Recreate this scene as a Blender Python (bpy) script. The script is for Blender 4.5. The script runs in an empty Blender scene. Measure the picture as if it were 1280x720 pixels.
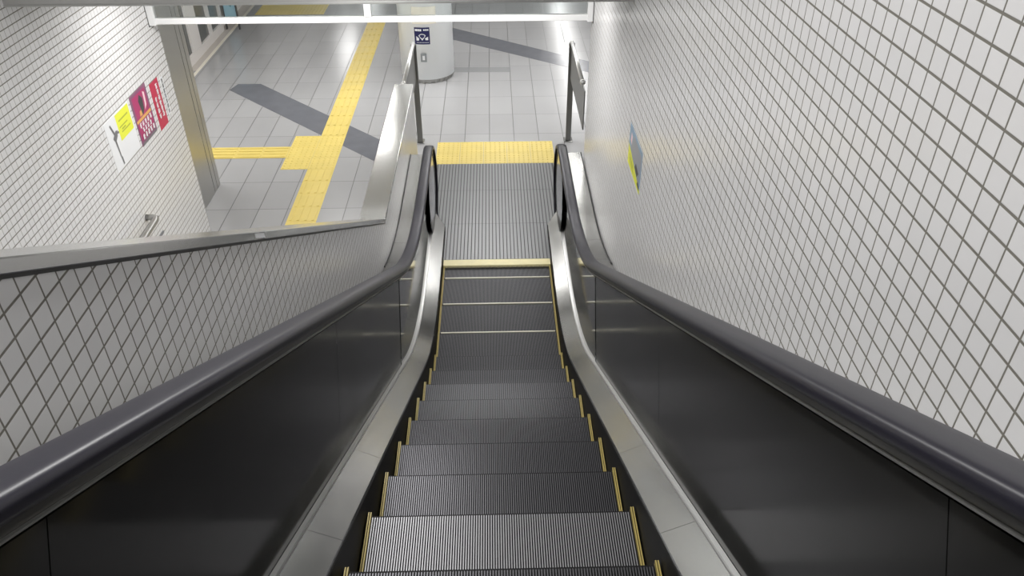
import bpy, math, random
from mathutils import Vector, Matrix
random.seed(7)
COL = bpy.context.scene.collection
T = math.tan(math.pi / 6)
Y0 = 1.248            # the incline line and the landing plane meet at Y = -Y0

# ------------------------------------------------------------------ helpers
class MB:
    """collects polygons with material slots"""
    def __init__(s):
        s.v = []; s.f = []; s.m = []; s.sm = []
    def face(s, pts, m=0, smooth=False):
        b = len(s.v); s.v.extend([tuple(p) for p in pts]); s.f.append(tuple(range(b, b + len(pts)))); s.m.append(m); s.sm.append(smooth)
    def box(s, x0, x1, y0, y1, z0, z1, m=0, mtop=None, skip=''):
        b = len(s.v)
        s.v.extend([(x0,y0,z0),(x1,y0,z0),(x1,y1,z0),(x0,y1,z0),(x0,y0,z1),(x1,y0,z1),(x1,y1,z1),(x0,y1,z1)])
        for k, q in (('b',(3,2,1,0)),('t',(4,5,6,7)),('f',(0,1,5,4)),('r',(1,2,6,5)),('k',(2,3,7,6)),('l',(3,0,4,7))):
            if k in skip: continue
            s.f.append(tuple(b+i for i in q)); s.m.append(mtop if (k == 't' and mtop is not None) else m); s.sm.append(False)
    def grid(s, rows, closed=False, m=0, smooth=True, caps=False):
        """rows: list of equal-length point lists; closed wraps each row"""
        b = len(s.v); n = len(rows[0])
        for r in rows: s.v.extend([tuple(p) for p in r])
        for i in range(len(rows) - 1):
            for j in range(n if closed else n - 1):
                k = (j + 1) % n
                s.f.append((b+i*n+j, b+i*n+k, b+(i+1)*n+k, b+(i+1)*n+j)); s.m.append(m); s.sm.append(smooth)
        if caps:
            s.f.append(tuple(b+j for j in reversed(range(n)))); s.m.append(m); s.sm.append(False)
            s.f.append(tuple(b+(len(rows)-1)*n+j for j in range(n))); s.m.append(m); s.sm.append(False)
    def tube(s, path, r, n=12, m=0, caps=True):
        path = [Vector(p) for p in path]; rows = []
        up = Vector((1, 0, 0))
        for i, p in enumerate(path):
            d = (path[min(i+1, len(path)-1)] - path[max(i-1, 0)]).normalized()
            a = up - d * up.dot(d)
            if a.length < .1: a = Vector((0, 0, 1)) - d * d.z
            a.normalize(); b = d.cross(a)
            rows.append([p + (a*math.cos(t) + b*math.sin(t))*r for t in [2*math.pi*k/n for k in range(n)]])
        s.grid(rows, closed=True, m=m, caps=caps)
    def lathe(s, cx, cy, prof, n=48, m=0):
        rows = [[(cx + r*math.cos(2*math.pi*k/n), cy + r*math.sin(2*math.pi*k/n), z) for k in range(n)] for r, z in prof]
        s.grid(rows, closed=True, m=m)
    def ball(s, c, r, n=16, m=0):
        rows = [[(c[0]+r*math.sin(a)*math.cos(t), c[1]+r*math.sin(a)*math.sin(t), c[2]+r*math.cos(a)) for t in [2*math.pi*k/n for k in range(n)]] for a in [.02+(math.pi-.04)*i/10 for i in range(11)]]
        s.grid(rows, closed=True, m=m)
    def build(s, name, mats, parent=None, origin=None, bevel=0):
        me = bpy.data.meshes.new(name)
        o3 = Vector(origin) if origin is not None else Vector((0, 0, 0))
        me.from_pydata([tuple(Vector(p) - o3) for p in s.v], [], s.f)
        if not isinstance(mats, (list, tuple)): mats = [mats]
        for mt in mats: me.materials.append(mt)
        me.polygons.foreach_set('material_index', s.m)
        me.polygons.foreach_set('use_smooth', s.sm)
        me.update()
        o = bpy.data.objects.new(name, me); COL.objects.link(o); o.location = o3
        if parent is not None:
            o.parent = parent
            o.location = o3 - wloc(parent)
        if bevel:
            b = o.modifiers.new('bevel', 'BEVEL'); b.width = bevel; b.segments = 2; b.limit_method = 'ANGLE'; b.angle_limit = math.radians(40)
        return o

def wloc(o):
    v = Vector((0, 0, 0))
    while o is not None: v += o.location; o = o.parent
    return v
def tag(o, label=None, cat=None, group=None, kind=None):
    if label: o['label'] = label
    if cat: o['category'] = cat
    if group: o['group'] = group
    if kind: o['kind'] = kind
    return o
def empty(name, loc=(0, 0, 0), parent=None):
    o = bpy.data.objects.new(name, None); COL.objects.link(o); o.location = loc; o.empty_display_size = .1
    if parent is not None: o.parent = parent
    return o
def copy_tree(o, parent=None):
    c = o.copy(); COL.objects.link(c); c.parent = parent
    for ch in list(o.children): copy_tree(ch, c)
    return c

# ------------------------------------------------------------------ materials
def mat(name, col, rough=.5, metal=0, spec=.5, coat=0, emis=None, est=0, noise=None, bump=None, aniso=0):
    m = bpy.data.materials.new(name); m.use_nodes = True
    nt = m.node_tree; b = nt.nodes['Principled BSDF']
    b.inputs['Base Color'].default_value = (*col, 1); b.inputs['Roughness'].default_value = rough
    b.inputs['Metallic'].default_value = metal; b.inputs['Specular IOR Level'].default_value = spec
    b.inputs['Coat Weight'].default_value = coat
    if aniso: b.inputs['Anisotropic'].default_value = aniso
    if emis: b.inputs['Emission Color'].default_value = (*emis, 1); b.inputs['Emission Strength'].default_value = est
    tc = nt.nodes.new('ShaderNodeTexCoord')
    if noise:            # (scale, detail, colour amount, roughness amount, stretch)
        sc, det, ca, ra, st = noise
        mp = nt.nodes.new('ShaderNodeMapping'); mp.inputs['Scale'].default_value = st
        nt.links.new(tc.outputs['Object'], mp.inputs['Vector'])
        n = nt.nodes.new('ShaderNodeTexNoise'); n.inputs['Scale'].default_value = sc; n.inputs['Detail'].default_value = det
        nt.links.new(mp.outputs[0], n.inputs['Vector'])
        if ca:
            mx = nt.nodes.new('ShaderNodeMix'); mx.data_type = 'RGBA'
            mx.inputs['A'].default_value = (*[max(0, c*(1-ca)) for c in col], 1); mx.inputs['B'].default_value = (*[min(1, c*(1+ca)) for c in col], 1)
            nt.links.new(n.outputs['Fac'], mx.inputs['Factor']); nt.links.new(mx.outputs['Result'], b.inputs['Base Color'])
        if ra:
            mr = nt.nodes.new('ShaderNodeMapRange'); mr.inputs['From Min'].default_value = .3; mr.inputs['From Max'].default_value = .7
            mr.inputs['To Min'].default_value = max(.02, rough-ra); mr.inputs['To Max'].default_value = rough+ra
            nt.links.new(n.outputs['Fac'], mr.inputs['Value']); nt.links.new(mr.outputs[0], b.inputs['Roughness'])
    if bump:
        sc, dist, st = bump
        mp = nt.nodes.new('ShaderNodeMapping'); mp.inputs['Scale'].default_value = st
        nt.links.new(tc.outputs['Object'], mp.inputs['Vector'])
        n = nt.nodes.new('ShaderNodeTexNoise'); n.inputs['Scale'].default_value = sc; n.inputs['Detail'].default_value = 3
        nt.links.new(mp.outputs[0], n.inputs['Vector'])
        bp = nt.nodes.new('ShaderNodeBump'); bp.inputs['Distance'].default_value = dist; bp.inputs['Strength'].default_value = .6
        nt.links.new(n.outputs['Fac'], bp.inputs['Height']); nt.links.new(bp.outputs[0], b.inputs['Normal'])
    return m

def grid_mat(name, axes, pitch, phase, grout, c_tile, c_grout, rough, var=.02, bumpd=.0012, blotch=None, stagger=0, coat=0, gr=.8):
    """tiles in world metres; axes e.g. 'YZ'; built with math nodes so every wall keeps its own measured pitch"""
    m = bpy.data.materials.new(name); m.use_nodes = True
    nt = m.node_tree; N = nt.nodes; L = nt.links; b = N['Principled BSDF']
    geo = N.new('ShaderNodeNewGeometry'); sep = N.new('ShaderNodeSeparateXYZ'); L.new(geo.outputs['Position'], sep.inputs[0])
    def mth(op, a, bb=None, cc=None):
        n = N.new('ShaderNodeMath'); n.operation = op
        for i, q in enumerate((a, bb, cc)):
            if q is None: continue
            if isinstance(q, (int, float)): n.inputs[i].default_value = q
            else: L.new(q, n.inputs[i])
        return n.outputs[0]
    masks = []; cells = []
    for i, ax in enumerate(axes):
        u = mth('DIVIDE', mth('SUBTRACT', sep.outputs[ax], phase[i]), pitch[i])
        if stagger and i == 1:
            u = mth('ADD', u, mth('MULTIPLY', mth('FLOORED_MODULO', cells[0], 2.0), stagger))
        cells.append(mth('FLOOR', u))
        d = mth('MULTIPLY', mth('ABSOLUTE', mth('SUBTRACT', mth('FRACT', mth('ADD', u, .5)), .5)), pitch[i])   # metres from line
        g = grout[i] if isinstance(grout, (tuple, list)) else grout
        mr = N.new('ShaderNodeMapRange'); mr.inputs['From Min'].default_value = g*.38; mr.inputs['From Max'].default_value = g*.62
        L.new(d, mr.inputs['Value']); masks.append(mr.outputs[0])
    t = mth('MINIMUM', masks[0], masks[1])
    cmb = N.new('ShaderNodeCombineXYZ'); L.new(cells[0], cmb.inputs[0]); L.new(cells[1], cmb.inputs[1])
    wn = N.new('ShaderNodeTexWhiteNoise'); wn.noise_dimensions = '3D'; L.new(cmb.outputs[0], wn.inputs['Vector'])
    v = mth('MULTIPLY_ADD', wn.outputs['Value'], 2*var, 1-var)
    if blotch:
        n = N.new('ShaderNodeTexNoise'); n.inputs['Scale'].default_value = blotch[0]; n.inputs['Detail'].default_value = 3
        L.new(geo.outputs['Position'], n.inputs['Vector'])
        v = mth('MULTIPLY', v, mth('MULTIPLY_ADD', n.outputs['Fac'], 2*blotch[1], 1-blotch[1]))
        r = mth('MULTIPLY_ADD', n.outputs['Fac'], blotch[2], rough-blotch[2]/2)
    else: r = rough
    tv = N.new('ShaderNodeVectorMath'); tv.operation = 'SCALE'; tv.inputs[0].default_value = c_tile; L.new(v, tv.inputs['Scale'])
    mx = N.new('ShaderNodeMix'); mx.data_type = 'RGBA'; mx.inputs['A'].default_value = (*c_grout, 1)
    L.new(tv.outputs[0], mx.inputs['B']); L.new(t, mx.inputs['Factor']); L.new(mx.outputs['Result'], b.inputs['Base Color'])
    rr = mth('ADD', mth('MULTIPLY', mth('SUBTRACT', 1.0, t), gr), mth('MULTIPLY', t, r)); L.new(rr, b.inputs['Roughness'])
    bp = N.new('ShaderNodeBump'); bp.inputs['Distance'].default_value = bumpd; bp.inputs['Strength'].default_value = .5
    L.new(t, bp.inputs['Height']); L.new(bp.outputs[0], b.inputs['Normal'])
    b.inputs['Coat Weight'].default_value = coat
    return m

WT = (.77, .765, .77); GR = (.19, .18, .155)
M = {}
M['tile_r'] = grid_mat('white_mosaic_right', 'YZ', (.0545, .0514), (-5.0546, 3.2915), (.0042, .0055), WT, GR, .22)
M['tile_m'] = grid_mat('white_mosaic_divider', 'YZ', (.0545, .0496), (-5.0224, 3.262), (.0042, .0052), WT, GR, .24)
M['tile_l'] = grid_mat('white_mosaic_left', 'YZ', (.0497, .0497), (-1.434, 2.738), (.0030, .0062), WT, GR, .24)
M['tile_x'] = grid_mat('white_mosaic_end', 'XZ', (.05, .05), (0, 0), .005, WT, GR, .25)
M['floor'] = grid_mat('hall_floor_tile', 'XY', (.3, .6), (-.066, 1.13), (.0075, .0065), (.39, .39, .395), (.10, .10, .10), .215, var=.035, bumpd=.0004, blotch=(1.3, .05, .08), gr=.4)
M['slate'] = mat('dark_floor_tile', (.155, .16, .18), .2, noise=(6, 3, .12, .04, (1, 1, 1)))
M['pale_grey'] = mat('grey_floor_tile', (.30, .305, .31), .25)
M['yellow'] = mat('tactile_yellow', (.74, .585, .165), .37, noise=(5, 3, .12, .05, (1, 1, 1)))
M['steel'] = mat('brushed_steel', (.46, .46, .45), .20, 1, noise=(7, 2, .05, .04, (1, .35, .35)), bump=(2.2, .0016, (1, 1, 1)))
M['cap_steel'] = mat('coping_steel', (.58, .58, .57), .17, 1, bump=(1.6, .0016, (.3, 1.6, .2)))
M['dark_steel'] = mat('satin_steel', (.46, .455, .44), .32, 1)
M['polish'] = mat('polished_steel', (.48, .48, .48), .07, 1, bump=(4.0, .0008, (1, 1, 1)))
M['panel'] = mat('dark_balustrade_panel', (.075, .075, .072), .15, .8, noise=(1.8, 2, .1, .05, (1, 1, 1)))
M['bead'] = mat('bright_bead', (.80, .80, .79), .3, .55)
M['newel'] = mat('newel_dark_gloss', (.55, .54, .58), .14, 1)
M['deck_steel'] = mat('outer_deck_steel', (.34, .34, .33), .24, 1, bump=(2.0, .0012, (1, 1, 1)))
M['bead_dim'] = mat('guide_bead_steel', (.42, .42, .41), .3, .8)
M['guide'] = mat('guide_dark_steel', (.10, .095, .085), .35, .8)
M['rubber'] = mat('handrail_rubber', (.020, .019, .028), .33, 0, spec=.36)
M['lintel'] = mat('lintel_steel', (.60, .60, .59), .4, .7)
M['guard'] = mat('guard_panel', (.20, .20, .195), .4, .3)
M['black'] = mat('skirt_black', (.008, .008, .008), .5, 0, spec=.12)
M['groove'] = mat('groove_dark', (.012, .012, .013), .7, 0, spec=.2)
M['cleat'] = mat('cleat_aluminium', (.125, .125, .135), .38, .5)
M['cleat_pale'] = mat('cleat_pale_aluminium', (.33, .33, .345), .4, .4)
M['plate_cleat'] = mat('landing_cleat', (.215, .22, .225), .34, .5)
M['plate_groove'] = mat('landing_groove', (.045, .045, .045), .5)
M['demarc'] = mat('demarcation_yellow', (.50, .40, .13), .4, 0, noise=(20, 3, .25, .05, (1, 1, 1)))
M['comb'] = mat('comb_yellow', (.80, .72, .40), .35, 0, noise=(12, 3, .14, .05, (1, 1, 1)))
M['rear'] = mat('tread_rear_strip', (.60, .58, .48), .35, .2)
M['white'] = mat('column_white', (.93, .95, .96), .30)
M['frame_white'] = mat('door_frame_white', (.78, .75, .73), .35)
M['rail_white'] = mat('barrier_rail', (.86, .86, .86), .3)
M['ceil'] = mat('ceiling_panel', (.72, .72, .71), .6)
M['beige'] = mat('beige_sill', (.50, .46, .42), .4)
M['cream'] = mat('cream_line', (.78, .74, .64), .4)
M['conc'] = mat('stair_stone', (.50, .50, .49), .5, noise=(30, 4, .12, .05, (1, 1, 1)))
M['filler'] = mat('sealant_and_shadow', (.03, .03, .03), .5)
M['paint_wall'] = mat('hall_wall_panel', (.66, .66, .65), .35)
M['lamp'] = mat('lamp_diffuser', (1, 1, 1), .5, emis=(1, .99, .97), est=0)
M['lamp_hall'] = mat('hall_lamp_diffuser', (1, 1, 1), .5, emis=(1, .99, .98), est=0)
M['paper'] = mat('paper_white', (.80, .81, .83), .3)
M['hi_yellow'] = mat('paper_yellow', (.80, .83, .06), .4)
M['magenta'] = mat('paper_magenta', (.42, .03, .14), .35)
M['purple'] = mat('paper_purple', (.24, .09, .17), .35)
M['red'] = mat('paper_red', (.55, .02, .07), .35)
M['orange'] = mat('paper_orange', (.75, .40, .12), .4)
M['pink'] = mat('paper_pink', (.85, .62, .66), .4)
M['ink'] = mat('ink_dark', (.05, .05, .055), .4)
M['ink_grey'] = mat('ink_grey', (.17, .17, .18), .4)
M['olive'] = mat('ink_olive', (.42, .46, .05), .4)
M['blue'] = mat('paper_blue', (.20, .34, .50), .35)
M['bluegrey'] = mat('paper_blue_grey', (.26, .29, .36), .35)
M['navy'] = mat('sign_navy', (.015, .018, .09), .3)
M['board_blue'] = mat('board_light_blue', (.36, .60, .72), .4)
M['teal'] = mat('board_teal', (.08, .28, .33), .4)
M['socket'] = mat('outlet_grey', (.30, .32, .33), .35, .4)
def glass_mat(name, tint, a):
    m = bpy.data.materials.new(name); m.use_nodes = True; nt = m.node_tree
    out = nt.nodes['Material Output']; nt.nodes.remove(nt.nodes['Principled BSDF'])
    tr = nt.nodes.new('ShaderNodeBsdfTransparent'); tr.inputs[0].default_value = (*tint, 1)
    gl = nt.nodes.new('ShaderNodeBsdfGlossy'); gl.inputs['Roughness'].default_value = .02
    fr = nt.nodes.new('ShaderNodeFresnel'); fr.inputs[0].default_value = 1.45
    mx = nt.nodes.new('ShaderNodeMixShader')
    nt.links.new(fr.outputs[0], mx.inputs[0]); nt.links.new(tr.outputs[0], mx.inputs[1]); nt.links.new(gl.outputs[0], mx.inputs[2]); nt.links.new(mx.outputs[0], out.inputs[0])
    return m
M['glass'] = glass_mat('clear_glass', (.93, .95, .95), 1)
M['shop_glass'] = mat('smoked_glass', (.13, .135, .13), .08, 0, spec=.6)

# ------------------------------------------------------------------ escalator profile
def base(Y, Rb=3.0):
    t = Rb*math.tan(math.pi/12); y1 = -Y0 + t; y2 = -Y0 - t*math.cos(math.pi/6)
    if Y >= y1: return 0.0
    if Y <= y2: return T*(-Y - Y0)
    s = y1 - Y
    return Rb - math.sqrt(Rb*Rb - s*s)
YTOP = -7.7
def samples(ya, yb):
    ys = {ya, yb}
    for i in range(0, 60):
        y = -.2 - i*.045
        if yb < y < ya: ys.add(y)
    return sorted(ys, reverse=True)
def sweep(mb, prof, ya, yb, closed=True, m=0, smooth=False, Rb=3.0, caps=True, perp=0):
    rows = [[(x, y - perp*(.8-h), base(y - perp*(.8-h), Rb) + h) for x, h in prof] for y in samples(ya, yb)]
    mb.grid(rows, closed=closed, m=m, smooth=smooth, caps=caps and closed)

esc = empty('escalator', (0, 0, 0))
tag(esc, 'dark ribbed escalator descending to the station hall between steel balustrades', 'escalator')

# --- steps
def make_step():
    st = MB()
    n = 107; pitch = .0090; x0 = -n*pitch/2
    st.box(-.497, .497, -.398, 0, -.045, -.010, 0)                       # groove floor of the tread
    # riser shell, gently curved
    rows = []
    for i in range(8):
        a = i/7; rows.append([(-.497, -.012 + .01*math.cos(a*2.4) - .05*a*a, -.012 - .235*a), (.497, -.012 + .01*math.cos(a*2.4) - .05*a*a, -.012 - .235*a)])
    st.grid(rows, m=0)
    for i in range(n):
        xa = x0 + i*pitch; xb = xa + .0043
        b = len(st.v)
        st.v.extend([(xa,-.396,0),(xb,-.396,0),(xb,-.013,0),(xa,-.013,0),(xa,-.396,-.011),(xb,-.396,-.011),(xb,0.0,-.014),(xa,0.0,-.014),(xb,-.002,-.03),(xa,-.002,-.03)])
        for q, mm in (((0,1,2,3),1),((1,0,4,5),0),((3,2,6,7),0),((0,3,7,9,4),0),((2,1,5,8,6),0),((7,6,8,9),0)):
            st.f.append(tuple(b+k for k in q)); st.m.append(mm); st.sm.append(False)
        st.v.extend([(xa, .001, -.03), (xb, .001, -.03), (xb, -.055, -.24), (xa, -.055, -.24)]); b = len(st.v) - 4
        st.f.append((b, b+3, b+2, b+1)); st.m.append(0); st.sm.append(False)
    return st
step_mb = make_step()
bodies = {}
for key in ('cleat', 'cleat_pale'):
    o = step_mb.build('step', [M['groove'], M[key]], esc); bodies[key] = o
sd = MB()
for xa in (.4845, .4925):
    sd.box(xa, xa+.0045, -.394, .002, -.008, .011, 0); sd.box(xa, xa+.0045, -.004, .004, -.05, .010, 0)
def strip_pair(parent):
    a = sd.build('side_strip', M['demarc'], parent); tag(a, 'yellow edge line')
    b = a.copy(); COL.objects.link(b); b.parent = parent; b.scale = (-1, 1, 1)
    r = MB(); r.box(-.474, .474, -.399, -.385, -.01, .003); rr = r.build('rear_strip', M['rear'], parent); tag(rr, 'pale line along the tread back')
for o in bodies.values(): strip_pair(o)
used = {'cleat': False, 'cleat_pale': False}
for j in range(-1, 18):
    key = 'cleat_pale' if j in (10,) else 'cleat'  # a single step gets paler cleat tops
    o = bodies[key] if not used[key] else copy_tree(bodies[key], esc)
    used[key] = True
    Y = -.178 - .4*j
    o.location = (0, Y, base(Y, 1.5) - .012 if j >= 0 else -.014)

# --- comb and landing plate
cb = MB()
cb.box(-.498, .498, 0.0, .095, -.003, .012)
for i in range(107):
    x = -.4815 + i*.009 + .0054
    cb.face([(x, 0, .010), (x+.0032, 0, .010), (x+.0024, -.018, -.004), (x+.0008, -.018, -.004)]); cb.face([(x, 0, -.003), (x+.0008, -.018, -.006), (x+.0024, -.018, -.006), (x+.0032, 0, -.003)])
co = cb.build('comb_plate', M['comb'], esc); tag(co, 'pale yellow comb strip')
lp = MB()
lp.box(-.66, .66, .097, 2.105, -.03, .006, 0, skip='')
np_ = 38; pw = 1.30/np_
for i in range(np_):
    xa = -.65 + i*pw
    for (ya, yb) in ((.102, .756), (.758, 1.46), (1.462, 2.10)):
        lp.box(xa, xa+pw*.74, ya, yb, .006, .0095, 0, mtop=1, skip='b')
lo = lp.build('landing_plate', [M['plate_groove'], M['plate_cleat']], esc); tag(lo, 'ribbed grey floor plate')

# --- balustrade, both sides
HRX = .625; YC = .60; RN = .40
for s in (1, -1):
    xs = lambda p: [(s*x, h) for x, h in p]
    wallx = .806 if s > 0 else .790
    k = MB(); sweep(k, xs([(.503, -.34), (.503, .075), (.514, .081), (.514, -.34)]), .60, YTOP)
    k.build('skirt_panel', M['black'], esc)
    k = MB()
    # inner deck: seams every 1.2 m as fine gaps
    segs = [(.60, -.57), (-.572, -1.955), (-1.957, -3.775), (-3.777, -4.51), (-4.512, -6.0), (-6.002, YTOP)]
    for a, b in segs:
        sweep(k, xs([(.506, .074), (.508, .088), (.618, .147), (.634, .147), (.634, .06)]), a, b)
    # chamfered nose of the inner deck
    k.face([(s*.508, .60, .088), (s*.618, .60, .147), (s*.618, .78, .147), (s*.600, .76, .137)])
    k.face([(s*.506, .60, .074), (s*.508, .60, .088), (s*.600, .76, .137), (s*.600, .76, .02), (s*.506, .60, .02)])
    k.box(min(s*.60, s*.634), max(s*.60, s*.634), .598, .79, .01, .146)
    io = k.build('inner_deck', M['steel'], esc); tag(io, 'bright steel skirting deck')
    k = MB(); sweep(k, xs([(.6125, .143), (.6115, .154), (.6145, .159), (.6295, .161), (.631, .143)]), .70, YTOP)
    k.build('deck_bead', M['bead'], esc)
    # polished newel panel (rounded end) up to the first seam
    k = MB()
    ys = [y for y in samples(YC, -1.93)]
    top = [(y, base(y) + .80) for y in ys]; bot = [(y - (.283 if y < -1.9 else 0), base(y - (.283 if y < -1.9 else 0)) + .146) for y in ys]
    arc = [(YC + (RN-.03)*math.sin(a), .468 + (RN-.03)*math.cos(a)) for a in [math.pi*i/20 for i in range(21)]]
    for xx in (.6285, .642):
        for i in range(len(ys)-1):
            k.face([(s*xx, *top[i]), (s*xx, *top[i+1]), (s*xx, *bot[i+1]), (s*xx, *bot[i])])
        k.face([(s*xx, *p) for p in arc])
    for i in range(20): k.face([(s*.6285, *arc[i]), (s*.6285, *arc[i+1]), (s*.642, *arc[i+1]), (s*.642, *arc[i])])
    po = k.build('newel_panel', M['polish'], esc); tag(po, 'mirror-bright steel end panel')
    k = MB(); rows = []
    for i in range(9):
        r = (RN-.004)*(1-i/8) + .003; xx = .604 - .014*(1-(r/RN)**2)
        rows.append([(s*xx, YC + r*math.sin(t), .468 + r*math.cos(t)) for t in [2*math.pi*q/48 for q in range(48)]])
    k.grid(rows, closed=True); k.face(rows[-1], smooth=True)
    k.build('newel_cover', M['newel'], esc)
    # dark panels on the incline
    cuts = [-1.935, -3.66, -5.385, YTOP]
    for a, b in zip(cuts[:-1], cuts[1:]):
        k = MB(); sweep(k, xs([(.631, .146), (.631, .80), (.643, .80), (.643, .146)]), a - .003, b, perp=.433)
        k.build('balustrade_panel', M['panel'], esc)
    # guide below the handrail and its bright bead
    k = MB(); sweep(k, xs([(.607, .824), (.607, .832), (.602, .850), (.602, .868), (.655, .868), (.655, .806), (.630, .806), (.630, .824)]), YC, YTOP)
    rows = []
    for i in range(0, 22):
        a = math.pi*i/21*.97
        rows.append([(s*x, YC + (RN+h)*math.sin(a), .468 + (RN+h)*math.cos(a)) for x, h in ((.606, -.055), (.600, -.02), (.600, .001), (.650, .001), (.650, -.055))])
    k.grid(rows, closed=True, smooth=False, caps=True)
    k.build('handrail_guide', M['guide'], esc)
    k = MB(); sweep(k, xs([(.6075, .823), (.6025, .825), (.6025, .829), (.6075, .831)]), YC-.1, YTOP); k.build('guide_bead', M['bead_dim'], esc)
    # handrail: rounded C profile carried round the newel
    prof = [(-.0415, -.004), (-.0440, .004), (-.0445, .013), (-.0425, .022), (-.037, .0285), (-.029, .0318), (-.012, .0332), (.012, .0332), (.029, .0318), (.037, .0285), (.0425, .022), (.0445, .013), (.0440, .004), (.0415, -.004), (.030, -.004), (.030, .004), (-.030, .004), (-.030, -.004)]
    path = []
    for y in [YTOP + i*.3 for i in range(int((-2.3-YTOP)/.3)+1)] + [-2.25 + i*.06 for i in range(32)] + [-.3, 0, .3]:
        d = 1e-3; dz = (base(y+d)-base(y-d))/(2*d); n = Vector((0, -dz, 1)).normalized()
        path.append((y, base(y)+.868, n.y, n.z))
    for i in range(0, 25):
        a = math.pi*i/24; path.append((YC + RN*math.sin(a), .468 + RN*math.cos(a), math.sin(a), math.cos(a)))
    for y in (.45, .3, .12): path.append((y, .068, 0, -1))
    k = MB(); k.grid([[(s*(HRX + px), y + ny*pn, z + nz*pn) for px, pn in prof] for y, z, ny, nz in path], closed=True, caps=True)
    ho = k.build('handrail', M['rubber'], esc); tag(ho, 'black rubber handrail')
    # outer deck and its cladding
    k = MB()
    for a, b in ((.70, .38), (.377, -.92), (-.923, -1.35), (-1.353, -3.6), (-3.603, YTOP)):
        sweep(k, xs([(.646, .785), (.646, .806), (wallx, .806), (wallx, .785)]), a, b)
    k.build('outer_deck', M['deck_steel'], esc)
    k = MB(); sweep(k, xs([(wallx-.001, .80), (wallx-.001, .812), (wallx+.006, .812), (wallx+.006, .80)]), .70, -1.46)
    k.build('deck_edge_seal', M['filler'], esc)
    k = MB(); k.box(min(s*.65, s*wallx), max(s*.65, s*wallx), .25, .695, .0, .784)
    sweep(k, xs([(.655, .02), (.655, .784), (.668, .784), (.668, .02)]), .25, YTOP)
    k.build('outer_cladding', M['steel'], esc)

# truss pan under the steps, unseen but closes the pit
k = MB(); sweep(k, [(-.52, -.36), (.52, -.36), (.52, -.37), (-.52, -.37)], .6, YTOP); k.build('pit_pan', M['black'], esc)

# ------------------------------------------------------------------ setting
XW = -2.78; XR = .818
def struct(mb, name, m, parent=None, **kw):
    o = mb.build(name, m, parent, **kw)
    if parent is None: o['kind'] = 'structure'
    return o
XP0, XP1 = -.955, -.797         # divider wall between escalator and stairs
f = MB()
f.box(-7, 7.5, 2.10, 22, -.2, 0); f.box(-7, -.66, -.6, 2.10, -.2, 0); f.box(.66, 7.5, .0, 2.10, -.2, 0); f.box(-.66, .66, .60, 2.10, -.2, -.031)
fl = struct(f, 'floor', M['floor'])
inl = MB()
def slab(mb, pts, z0, z1, m=0):
    n = len(pts); mb.face([(x, y, z1) for x, y in pts], m)
    for i in range(n):
        a, b = pts[i], pts[(i+1) % n]; mb.face([(*a, z0), (*b, z0), (*b, z1), (*a, z1)], m)
k = MB(); slab(k, [(-3.60, 4.70), (-3.66, 4.48), (-1.2, 2.02), (-1.2+.0, 2.60), (-3.28, 4.70)], 0, .0015)
o = k.build('floor_inlay', M['slate'], fl); tag(o, 'dark slate band running diagonally left of the tactile junction')
k = MB(); slab(k, [(-.9, 7.35), (-.9, 6.75), (1.9, 4.62), (1.9, 5.10)], 0, .0015)
o = k.build('floor_inlay', M['slate'], fl); tag(o, 'dark slate band behind the white column')
k = MB(); slab(k, [(-.9, 5.09), (.245, 5.07), (.245, 5.27), (-.9, 5.29)], 0, .0015)
o = k.build('floor_inlay', M['pale_grey'], fl); tag(o, 'short mid grey tile band')

# tactile paving
def tactile(name, label, rects):
    """rects: (x0,x1,y0,y1,kind) kind 'l' bars along Y, 'd' dots, 'x' bars along X"""
    mb = MB()
    for x0, x1, y0, y1, kd in rects:
        nx = max(1, round((x1-x0)/.3)); ny = max(1, round((y1-y0)/.3)); tx = (x1-x0)/nx; ty = (y1-y0)/ny
        for i in range(nx):
            for j in range(ny):
                a, c = x0+i*tx, y0+j*ty
                mb.box(a+.0015, a+tx-.0015, c+.0015, c+ty-.0015, 0, .003, skip='b')
                if kd == 'l':
                    for q in range(4):
                        xx = a + tx*(q+.5)/4; mb.box(xx-.014, xx+.014, c+.015, c+ty-.015, .003, .0075, skip='b')
                elif kd == 'x':
                    for q in range(4):
                        yy = c + ty*(q+.5)/4; mb.box(a+.015, a+tx-.015, yy-.014, yy+.014, .003, .0075, skip='b')
                else:
                    for q in range(5):
                        for w in range(5):
                            px = a+tx*(q+.5)/5; py = c+ty*(w+.5)/5
                            r0, r1 = .0115, .008
                            rows = [[(px+r*math.cos(t), py+r*math.sin(t), z) for t in [math.pi*2*u/8 for u in range(8)]] for r, z in ((r0, .003), (r1, .0075))]
                            mb.grid(rows, closed=True, smooth=False); mb.face([rows[1][u] for u in range(8)])
    o = mb.build(name, M['yellow']); o['kind'] = 'structure'; return tag(o, label)
tactile('tactile_paving', 'yellow ribbed guide path running away across the hall floor', [(-2.13, -1.825, -.3, 2.03, 'l'), (-2.13, -1.825, 2.93, 7.7, 'l'), (-2.13, -1.825, 2.03, 2.93, 'd'), (-2.44, -2.13, 2.03, 2.93, 'd')])
tactile('tactile_paving', 'short yellow guide strip from the steel pillar to the dotted junction', [(-4.24, -2.44, 2.33, 2.63, 'x')])
tactile('tactile_paving', 'yellow dotted strip across the foot of the escalator', [(-.69, .69, 2.108, 2.70, 'd')])
tactile('tactile_paving', 'far yellow floor strip near the glass doors', [(-4.16, -2.96, 8.0, 9.2, 'd')])

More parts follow.
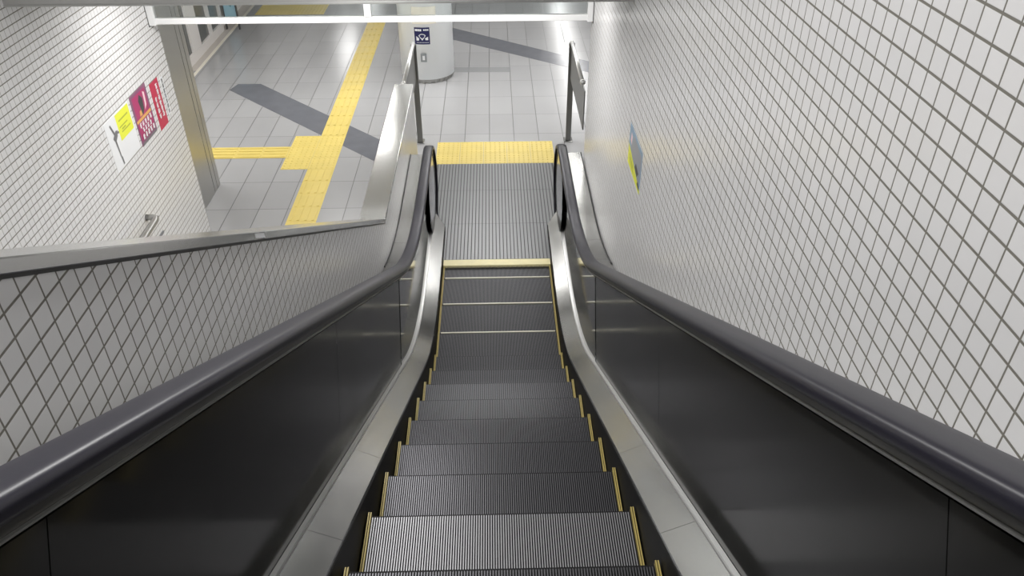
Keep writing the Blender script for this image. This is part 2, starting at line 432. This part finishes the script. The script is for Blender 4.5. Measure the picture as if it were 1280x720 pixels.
# right tiled wall, left tiled wall, divider
ZT = 6.4
k = MB(); k.box(XR, XR+.18, -9.2, .53, -.2, ZT); struct(k, 'wall_right', M['tile_r'])
k = MB(); k.box(XW-.2, XW, -9.2, .56, -.2, ZT); struct(k, 'wall_left', M['tile_l'])
k = MB(); k.box(XW-.2, XR+.18, -9.4, -9.2, 0, ZT+.6); struct(k, 'wall_back', M['paint_wall'])
wm = MB(); CAPZ = 1.212; YB = -1.24; TD = .566
def para(y): return CAPZ + TD*max(0, YB - y)
def lip(y): return para(y) - .008
def vs(mb, x0, x1, lo, hi, ya, ym, yb, m=0):
    for a, b in ((ya, ym), (ym, yb)):
        mb.grid([[(x0, y, lo(y)), (x1, y, lo(y)), (x1, y, hi(y)), (x0, y, hi(y))] for y in (a, b)], closed=True, smooth=False, caps=True, m=m)
vs(wm, XP0, XP1, lambda y: -.05, para, 1.34, YB, -7.7)
wo = struct(wm, 'wall_divider', M['tile_m'])
cm = MB(); vs(cm, -.972, -.789, para, lambda y: para(y)+.033, 1.36, YB, -7.7); 
co = cm.build('coping', M['cap_steel'], wo, bevel=.003); tag(co, 'brushed steel coping on the low divider wall')
cm = MB(); vs(cm, XP0-.004, XP1+.004, lip, para, 1.342, YB, -7.7); cm.build('coping_shadow_gap', M['filler'], wo)  # dark strip painting the gap and overhang shadow under the coping
cm = MB(); zc = lambda y: 1.2285 + TD*(YB-y); cm.face([(-.7885, -3.89, zc(-3.89)-.009), (-.7885, -3.80, zc(-3.80)-.009), (-.7885, -3.80, zc(-3.80)+.009), (-.7885, -3.89, zc(-3.89)+.009)]); q = cm.build('sticker', M['paper'], wo); tag(q, 'small white sticker on the coping')
cm = MB(); cm.box(XP0+.002, XP1-.002, 1.341, 1.352, 0, 1.20); cm.build('end_plate', M['steel'], wo)

# steel pillars (shutter guides) beyond the tiled walls
def pillar(x0, x1, face, label, loc):
    p = empty('shutter_pillar', loc); tag(p, label, 'pillar')
    for a, b in ((.60, 1.50), (1.512, 1.60), (1.612, 1.70)):
        k = MB(); k.box(x0, x1, a, b, 0.002, 2.795); k.build('steel_face', M['dark_steel'], p, bevel=.004)
    k = MB(); k.box(x0+.01, x1-.01, 1.49, 1.62, 0.002, 2.79); k.build('groove', M['filler'], p)
    return p
pillar(-3.36, -3.02, 1, 'grey steel pillar with vertical grooves at the end of the left tiled wall', (-3.19, 1.1, 0))
pillar(1.02, 1.36, -1, 'grey steel pillar just past the end of the right tiled wall', (1.19, 1.1, 0))

# stairs beyond the divider
st = MB()
for i in range(25):
    y = -.62 - i*.28; z = .1617*(i+1)
    st.box(XW+.002, XP0-.002, y-.28, y, max(0, z-.5), z, skip='')
so = struct(st, 'stairs', M['conc']); tag(so, 'stone staircase between the left tiled wall and the divider')

# ceilings
k = MB()
k.box(-7, 7.5, -1.35, 22, 2.80, 2.95)
struct(k, 'ceiling', M['ceil'])
def cz(y): return T*(-y - Y0) + 3.05
k = MB(); k.grid([[(XW-.2, y, cz(y)+a) , (XR+.18, y, cz(y)+a), (XR+.18, y, cz(y)+a+.15), (XW-.2, y, cz(y)+a+.15)] for y, a in ((-1.40, 0), (-9.4, 0))], closed=True, smooth=False, caps=True)
struct(k, 'ceiling_shaft', M['ceil'])
k = MB(); k.box(XW-.01, XR+.01, -1.45, -1.352, 2.79, 3.3); k.box(XW-.01, XR+.01, -1.456, -1.45, 2.79, 2.80)
struct(k, 'trim_1', M['lintel'])
# hall walls
k = MB(); k.box(-7.1, 7.6, 22, 22.2, 0, 2.8); struct(k, 'wall_far', M['paint_wall'])
k = MB(); k.box(7.5, 7.7, .6, 22, 0, 2.8); struct(k, 'wall_hall_right', M['paint_wall'])
k = MB(); k.box(-4.75, -4.62, 1.75, 5.30, 0, 2.80); k.box(-4.75, -4.62, 9.6, 22, 0, 2.80); struct(k, 'wall_hall_left', M['paint_wall'])
k = MB(); k.box(-4.62, -3.36, 1.30, 1.75, 0, 2.80); struct(k, 'wall_recess', M['paint_wall'])
k = MB(); k.box(.998, 7.5, .40, .60, 0, 2.80); struct(k, 'wall_near_right', M['paint_wall'])

# smoke barrier
sb = empty('smoke_barrier', (-.98, .42, 2.1)); tag(sb, 'clear glass smoke barrier with white bottom rail hanging across the hall opening', 'smoke barrier')
k = MB(); k.box(XW+.004, XR-.012, .40, .445, 2.128, 2.175); k.build('bottom_rail', M['rail_white'], sb, bevel=.004)
for a, b in ((XW+.002, XW+.055), (-1.04, -.985), (XR-.05, XR-.004)):
    k = MB(); k.box(a, b, .39, .455, 2.12 if a != -1.04 else 2.175, 2.80); k.build('upright', M['rail_white'], sb, bevel=.003)
k = MB(); k.box(XW+.0545, -1.04, .418, .426, 2.176, 2.80); k.box(-.985, XR-.05, .418, .426, 2.176, 2.80); k.build('glass_pane', M['glass'], sb)
for a, b in ((XR-.0045, XR-.0005), (XW+.0005, XW+.0025)):
    k = MB(); k.box(a, b, .385, .46, 2.11, 2.80); k.build('end_gasket', M['filler'], sb)

# guard rails at the escalator foot
def guard(s, x, label):
    g = empty('guard_rail', (s*x, 2.80, 0)); tag(g, label, 'guard rail')
    k = MB(); k.box(s*x-.032, s*x+.032, 2.70, 2.735, 0.001, 1.19); k.build('post', M['guard'], g, bevel=.004)
    k = MB(); k.box(s*x-.05, s*x+.05, 2.66, 2.79, .001, .012); k.build('base_plate', M['steel'], g, bevel=.003)
    k = MB(); k.tube([(s*x, 2.74, 1.19), (s*x, 2.60, 1.19), (s*x, 1.52, 1.19)], .021, 14); k.build('top_rail', M['bead'], g)
    k = MB(); k.ball((s*x, 1.50, 1.19), .029); k.build('rail_end', M['bead'], g)
    k = MB(); k.box(s*x-.006, s*x+.006, 1.27 if s > 0 else 1.36, 2.70, .78, 1.185); k.build('infill_panel', M['guard'], g)
    return g
guard(1, .885, 'steel guard rail at the right of the escalator foot by the tiled wall')
guard(-1, .90, 'steel guard rail at the end of the divider wall, left of the escalator foot')

# white column
CX, CY, CR = -.943, 5.0, .375
cl = empty('white_column', (CX, CY, 0)); tag(cl, 'round white column with a navy square sticker standing in the hall', 'column')
k = MB(); k.lathe(CX, CY, [(CR-.015, .055), (CR, .062), (CR, 2.795)], 72); k.build('shaft', M['white'], cl)
k = MB(); k.lathe(CX, CY, [(CR-.035, .0), (CR-.035, .06)], 64); 
for i in range(26):
    a = 2*math.pi*i/26; k.box(CX+(CR-.028)*math.cos(a)-.012, CX+(CR-.028)*math.cos(a)+.012, CY+(CR-.028)*math.sin(a)-.012, CY+(CR-.028)*math.sin(a)+.012, .0, .058)
k.build('base_ring', M['dark_steel'], cl)
def curved(mb, pts, r, m=0):
    """flat polygon (x,z) bent on the column's near side; subdivided in x"""
    xs_ = [p[0] for p in pts]
    mb.face([(x, CY - math.sqrt(r*r - (x-CX)**2), z) for x, z in pts], m)
def curved_rect(mb, x0, x1, z0, z1, r, m=0, n=8):
    for i in range(n):
        a = x0+(x1-x0)*i/n; b = x0+(x1-x0)*(i+1)/n
        curved(mb, [(a, z0), (b, z0), (b, z1), (a, z1)], r, m)
sk = MB(); curved_rect(sk, -1.07, -.862, .56, .79, CR+.0015)
skb = sk.build('wireless_sticker', M['navy'], cl); tag(skb, 'navy sticker with white fan symbol')
w = MB(); R2 = CR+.0028
fan = [(-.965, .612)] + [(-.965 + .072*math.sin(a), .612 + .098*math.cos(a)*.95) for a in [-.75+1.5*i/8 for i in range(9)]]
curved(w, fan, R2)
curved(w, [(-1.045, .612), (-1.012, .612), (-1.005, .640), (-1.045, .672)], R2); curved(w, [(-.920, .618), (-.885, .618), (-.885, .665), (-.928, .642)], R2)
for a, b in ((-1.058, -1.02), (-1.017, -.995), (-.992, -.972), (-.945, -.925), (-.920, -.900), (-.897, -.875)):
    curved_rect(w, a, b, .740 + (.006 if a > -.96 else 0), .768, R2, 0, 2)
for i in range(8): curved_rect(w, -1.04+i*.021, -1.028+i*.021, .582, .590, R2, 0, 1)
w.build('sticker_print', M['paper'], skb)
w = MB(); curved_rect(w, -1.003, -.922, .318, .435, CR+.006); pl = w.build('outlet_plate', M['socket'], cl)
w = MB(); curved_rect(w, -.978, -.946, .345, .405, CR+.008, 0, 3); w.build('socket', M['paper'], pl)
w = MB(); curved_rect(w, -1.09, -.77, .835, 1.06, CR+.004, 0, 12); pp = w.build('cover_plate', M['cream'], cl); tag(pp, 'pale cream cover plate')

# storefront with white framed glass doors
dr = empty('glass_door_front', (-4.5, 6.3, 0)); tag(dr, 'white framed glass doors along the left side of the hall', 'glass door')
def fr(name, y0, y1, z0, z1, m='frame_white', x0=-4.53, x1=-4.45):
    k = MB(); k.box(x0, x1, y0, y1, z0, z1); return k.build(name, M[m], dr, bevel=.003)
fr('bottom_rail', 5.32, 7.16, .001, .14)
fr('stile', 5.62, 6.00, .14, 2.5); fr('stile', 6.50, 6.60, .14, 2.5); fr('stile', 7.08, 7.16, .14, 2.5); fr('stile', 5.30, 5.36, .14, 2.5)
fr('head_rail', 5.32, 9.6, 2.5, 2.798)
fr('door_glass', 5.36, 7.08, .14, 2.5, 'shop_glass', -4.50, -4.485)
fr('door_glass', 7.3, 9.6, .14, 2.5, 'shop_glass', -4.56, -4.545); fr('bottom_rail', 7.25, 9.6, .001, .14, x0=-4.6, x1=-4.52)
k = MB(); k.box(-4.70, -4.33, 5.25, 9.6, 0, .004, 0); o = k.build('floor_sill', M['beige'], fl); tag(o, 'beige stone strip at the doors')
k = MB(); k.box(-4.345, -4.30, 5.0, 9.6, 0, .006, 0); o = k.build('floor_line', M['cream'], fl); tag(o, 'cream edge line')

# blue standing board beside the doors
bd = empty('standing_sign', (-4.31, 7.22, 0)); tag(bd, 'light blue standing sign beside the far glass door', 'standing sign')
k = MB(); k.box(-4.41, -4.215, 7.20, 7.225, .13, 1.05); bo = k.build('sign_board', M['board_blue'], bd, bevel=.003)
k = MB(); k.face([(-4.33, 7.1985, .42), (-4.29, 7.1985, .36), (-4.25, 7.1985, .44), (-4.29, 7.1985, .52)]); k.build('sign_print', M['teal'], bo)
for a in (-4.425, -4.215):
    k = MB(); k.box(a, a+.014, 7.18, 7.24, .0, 1.06); k.build('leg', M['ink'], bd)

# stair handrail end on the left tiled wall
hr = empty('stair_handrail', (XW, -.6, .9)); tag(hr, 'grey stair handrail ending in a bend on the left tiled wall', 'handrail')
k = MB()
hx = XW+.085
k.tube([(XW+.001, -.60, .915), (hx-.03, -.60, .915), (hx-.008, -.608, .913), (hx, -.635, .91), (hx, -.9, .905)] + [(hx, -1.0-.05*i, .905+.0015*i*i*1.4) for i in range(1, 6)] + [(hx, -1.25-.3*i, .955+.3*T*i) for i in range(1, 20)], .026, 14)
k.build('rail', M['dark_steel'], hr)
for i in range(5):
    y = -.85 - 1.4*i; z = .905 + (max(0, -y-1.17))*T
    k = MB(); k.tube([(XW+.001, y, z-.10), (hx, y, z-.10), (hx, y, z-.02)], .009, 8); k.build('bracket', M['dark_steel'], hr)
k = MB(); k.box(XW+.0005, XW+.012, -.62, -.40, .655, .672); o = k.build('wall_slot_trim', M['ink_grey']); tag(o, 'thin dark metal strip fixed low on the left tiled wall', 'trim strip')

# ------------------------------------------------------------------ posters
def poster(name, label, cat, X, s, rect, col, shapes, th=.002):
    """on plane x = X facing s; rect y0,y1,z0,z1; shapes list of (polygon[(u,v)], material) with u from viewer's left to right, v up, 0..1"""
    y0, y1, z0, z1 = rect
    k = MB(); k.box(min(X, X+s*th), max(X, X+s*th), y0, y1, z0, z1); o = k.build(name, M[col], origin=(X, (y0+y1)/2, (z0+z1)/2)); tag(o, label, cat)
    bym = {}
    for n, (poly, mt) in enumerate(shapes):
        bym.setdefault(mt, []).append((poly, n))
    for mt, ps in bym.items():
        k = MB()
        for poly, n in ps:
            pts = []
            for u, v in poly:
                y = (y0+(y1-y0)*u) if s > 0 else (y1-(y1-y0)*u)
                pts.append((X+s*(th+.0003+.00012*n), y, z0+(z1-z0)*v))
            k.face(pts)
        k.build('printed_' + mt, M[mt], o)
    return o
def rc(a, b, c, d): return [(a, c), (b, c), (b, d), (a, d)]
def glyphs(u0, u1, v0, v1, n, mt, seed):
    """rows of block-like characters, unreadable at this size as in the photograph"""
    rnd = random.Random(seed); out = []; w_ = (u1-u0)/n; h = v1-v0
    for i in range(n):
        a = u0+i*w_+w_*.1; b = u0+(i+1)*w_-w_*.1
        for q in range(3):
            v = v0+h*(.1+.33*q+rnd.random()*.08); out.append((rc(a+(b-a)*rnd.random()*.3, b-(b-a)*rnd.random()*.2, v, v+h*.22), mt))
        uu = a+(b-a)*(.3+.4*rnd.random()); out.append((rc(uu-w_*.12, uu+w_*.12, v0+h*.05, v1-h*.03), mt))
    return out
sh = [(rc(.42, .96, .45, .97), 'hi_yellow')]
sh += [(rc(.50, .88, .80, .83), 'olive'), (rc(.48, .80, .68, .705), 'olive'), (rc(.52, .88, .575, .60), 'olive'), (rc(.55, .7, .62, .65), 'olive')]
sh += [([(.15, .88), (.19, .90), (.27, .70), (.23, .66)], 'ink_grey'), ([(.16, .62), (.30, .72), (.38, .70), (.33, .60), (.22, .52)], 'ink_grey'), ([(.20, .55), (.25, .56), (.27, .22), (.24, .20)], 'ink_grey'), ([(.24, .22), (.29, .20), (.30, .05), (.26, .04)], 'ink_grey'), ([(.30, .70), (.42, .66), (.41, .62), (.31, .66)], 'ink_grey')]
poster('poster', 'white poster with bright yellow block, lowest of the row on the left tiled wall', 'poster', XW, 1, (-.80, -.345, 1.405, 1.785), 'paper', sh)
sh = [(rc(.10, .90, .50, .94), 'magenta'), ([(.34, .52), (.45, .62), (.40, .80), (.52, .90), (.66, .80), (.62, .60), (.52, .52)], 'ink'), ([(.66, .55), (.80, .62), (.84, .86), (.74, .90), (.72, .68)], 'pink'), ([(.30, .52), (.46, .52), (.44, .62), (.34, .62)], 'orange'), (rc(.05, .95, .44, .50), 'orange'), (rc(.06, .94, .10, .43), 'magenta'), (rc(.04, .96, .0, .05), 'ink_grey')]
sh += glyphs(.12, .90, .32, .42, 5, 'paper', 1) + glyphs(.20, .80, .22, .31, 4, 'paper', 2) + glyphs(.10, .90, .10, .205, 5, 'paper', 3)
poster('poster', 'magenta poster with dark figure picture and white lettering, middle of the left wall row', 'poster', XW, 1, (-.31, .02, 1.385, 1.79), 'purple', sh)
sh = []
for q in range(6): sh += glyphs(.52, .86, .20+.12*(5-q), .31+.12*(5-q), 1, 'paper', 10+q)
for q in range(4): sh += glyphs(.12, .44, .22+.12*(3-q), .32+.12*(3-q), 1, 'paper', 20+q)
poster('poster', 'narrow red poster with white lettering nearest the steel pillar', 'poster', XW, 1, (.09, .27, 1.345, 1.74), 'red', sh)
sh = []
for q in range(7): sh += glyphs(.15, .85, .03+.137*q, .14+.137*q, 1, 'ink_grey', 30+q)
poster('notice_strip', 'thin white strip of dark lettering beside the red poster', 'notice', XW, 1, (.315, .375, 1.39, 1.71), 'paper', sh)
sh = [([(0, 0), (1, 0), (1, .10), (0, .48)], 'hi_yellow'), ([(0, .48), (1, .10), (1, 1), (0, 1)], 'blue'), ([(.15, .44), (.95, .14), (.95, .86), (.35, .90)], 'bluegrey'), ([(.55, .30), (.75, .22), (.85, .38), (.62, .45)], 'ink'), ([(.80, .10), (.95, .04), (.95, .16), (.84, .2)], 'ink'), ([(.10, .62), (.22, .58), (.24, .8), (.14, .84)], 'pink'), ([(.12, .28), (.45, .16), (.45, .2), (.12, .32)], 'olive'), ([(.12, .18), (.5, .07), (.5, .1), (.12, .22)], 'olive')]
poster('poster', 'blue and yellow poster on the right tiled wall', 'poster', XR, -1, (-2.13, -1.69, 1.895, 2.155), 'paper', sh)

# ------------------------------------------------------------------ lamps
def lamp_fixture(x, y, z, lx, ly, rot, label, group, m, power):
    e = empty('ceiling_light', (x, y, z)); e.rotation_euler = (rot, 0, 0); tag(e, label, 'ceiling light', group)
    k = MB(); k.box(-lx/2-.03, lx/2+.03, -ly/2-.03, ly/2+.03, 0, .06); o = k.build('housing', M['frame_white']); o.parent = e; o.location = (0, 0, -.062)
    k = MB(); k.box(-lx/2, lx/2, -ly/2, ly/2, 0, .012); o = k.build('diffuser', m); o.parent = e; o.location = (0, 0, -.076)
    ld = bpy.data.lights.new('lamp_light', 'AREA'); ld.shape = 'RECTANGLE'; ld.size = lx; ld.size_y = ly; ld.energy = power*math.pi*lx*ly; ld.color = (1, .99, .975)
    lo_ = bpy.data.objects.new('lamp_light', ld); COL.objects.link(lo_); lo_.parent = e; lo_.location = (0, 0, -.080)
    return e
for i in range(5):
    y = -2.1 - 1.45*i
    lamp_fixture(-.7, y, cz(y), .34, 1.2, -math.pi/6, 'long ceiling light above the escalator shaft', 'shaft lights', M['lamp'], 21)
for x in (-1.75, -.15):  # unseen pair added to brighten the walls around the landing
    lamp_fixture(x, -.35, 2.80, 1.2, .26, 0, 'added crosswise fill light above the escalator foot', 'added foot fill lights', M['lamp_hall'], 27)
for x, ys_ in ((-3.7, (14.0, 19.0)), (1.9, (11.4, 14.4, 17.4)), (5.2, (2.6, 5.8, 9)), (-4.0, (2.7,))):
    for y in ys_:
        lamp_fixture(x, y, 2.80, .26, 2.2, 0, 'long hall ceiling light', 'hall lights', M['lamp_hall'], 20)
for x, y in ((-2.0, 3.5), (-.2, 3.5), (1.6, 3.5), (-2.1, 4.8), (-.2, 4.8), (1.7, 4.8), (.2, 7.4)):
    lamp_fixture(x, y, 2.80, 1.3, .30, 0, 'crosswise hall ceiling light near the white column', 'crosswise hall lights', M['lamp_hall'], 20)

# ------------------------------------------------------------------ world, camera
w = bpy.data.worlds.new('world'); bpy.context.scene.world = w; w.use_nodes = True
w.node_tree.nodes['Background'].inputs[0].default_value = (.8, .85, .9, 1); w.node_tree.nodes['Background'].inputs[1].default_value = .15
cam = bpy.data.cameras.new('camera'); cam.lens = 987.385/1280*36; cam.sensor_width = 36; cam.clip_start = .02
co = bpy.data.objects.new('camera', cam); COL.objects.link(co)
p, yaw, roll = math.radians(35.335), math.radians(1.327), math.radians(-.142)
fw = Vector((math.sin(yaw)*math.cos(p), math.cos(yaw)*math.cos(p), -math.sin(p)))
r0 = Vector((math.cos(yaw), -math.sin(yaw), 0)); u0 = r0.cross(fw)
rr = r0*math.cos(roll)+u0*math.sin(roll); uu = -r0*math.sin(roll)+u0*math.cos(roll)
co.matrix_world = Matrix(((rr.x, uu.x, -fw.x, -.003), (rr.y, uu.y, -fw.y, -6.11), (rr.z, uu.z, -fw.z, 4.079), (0, 0, 0, 1)))
sc = bpy.context.scene; sc.camera = co
sc.view_settings.view_transform = 'Standard'; sc.view_settings.look = 'None'; sc.view_settings.gamma = 1; sc.view_settings.exposure = 0
sc.view_settings.use_curve_mapping = False
sc.cycles.max_bounces = 10; sc.cycles.diffuse_bounces = 5; sc.cycles.glossy_bounces = 6
sc.cycles.sample_clamp_indirect = 4; sc.cycles.blur_glossy = 1.0; sc.cycles.use_light_tree = True
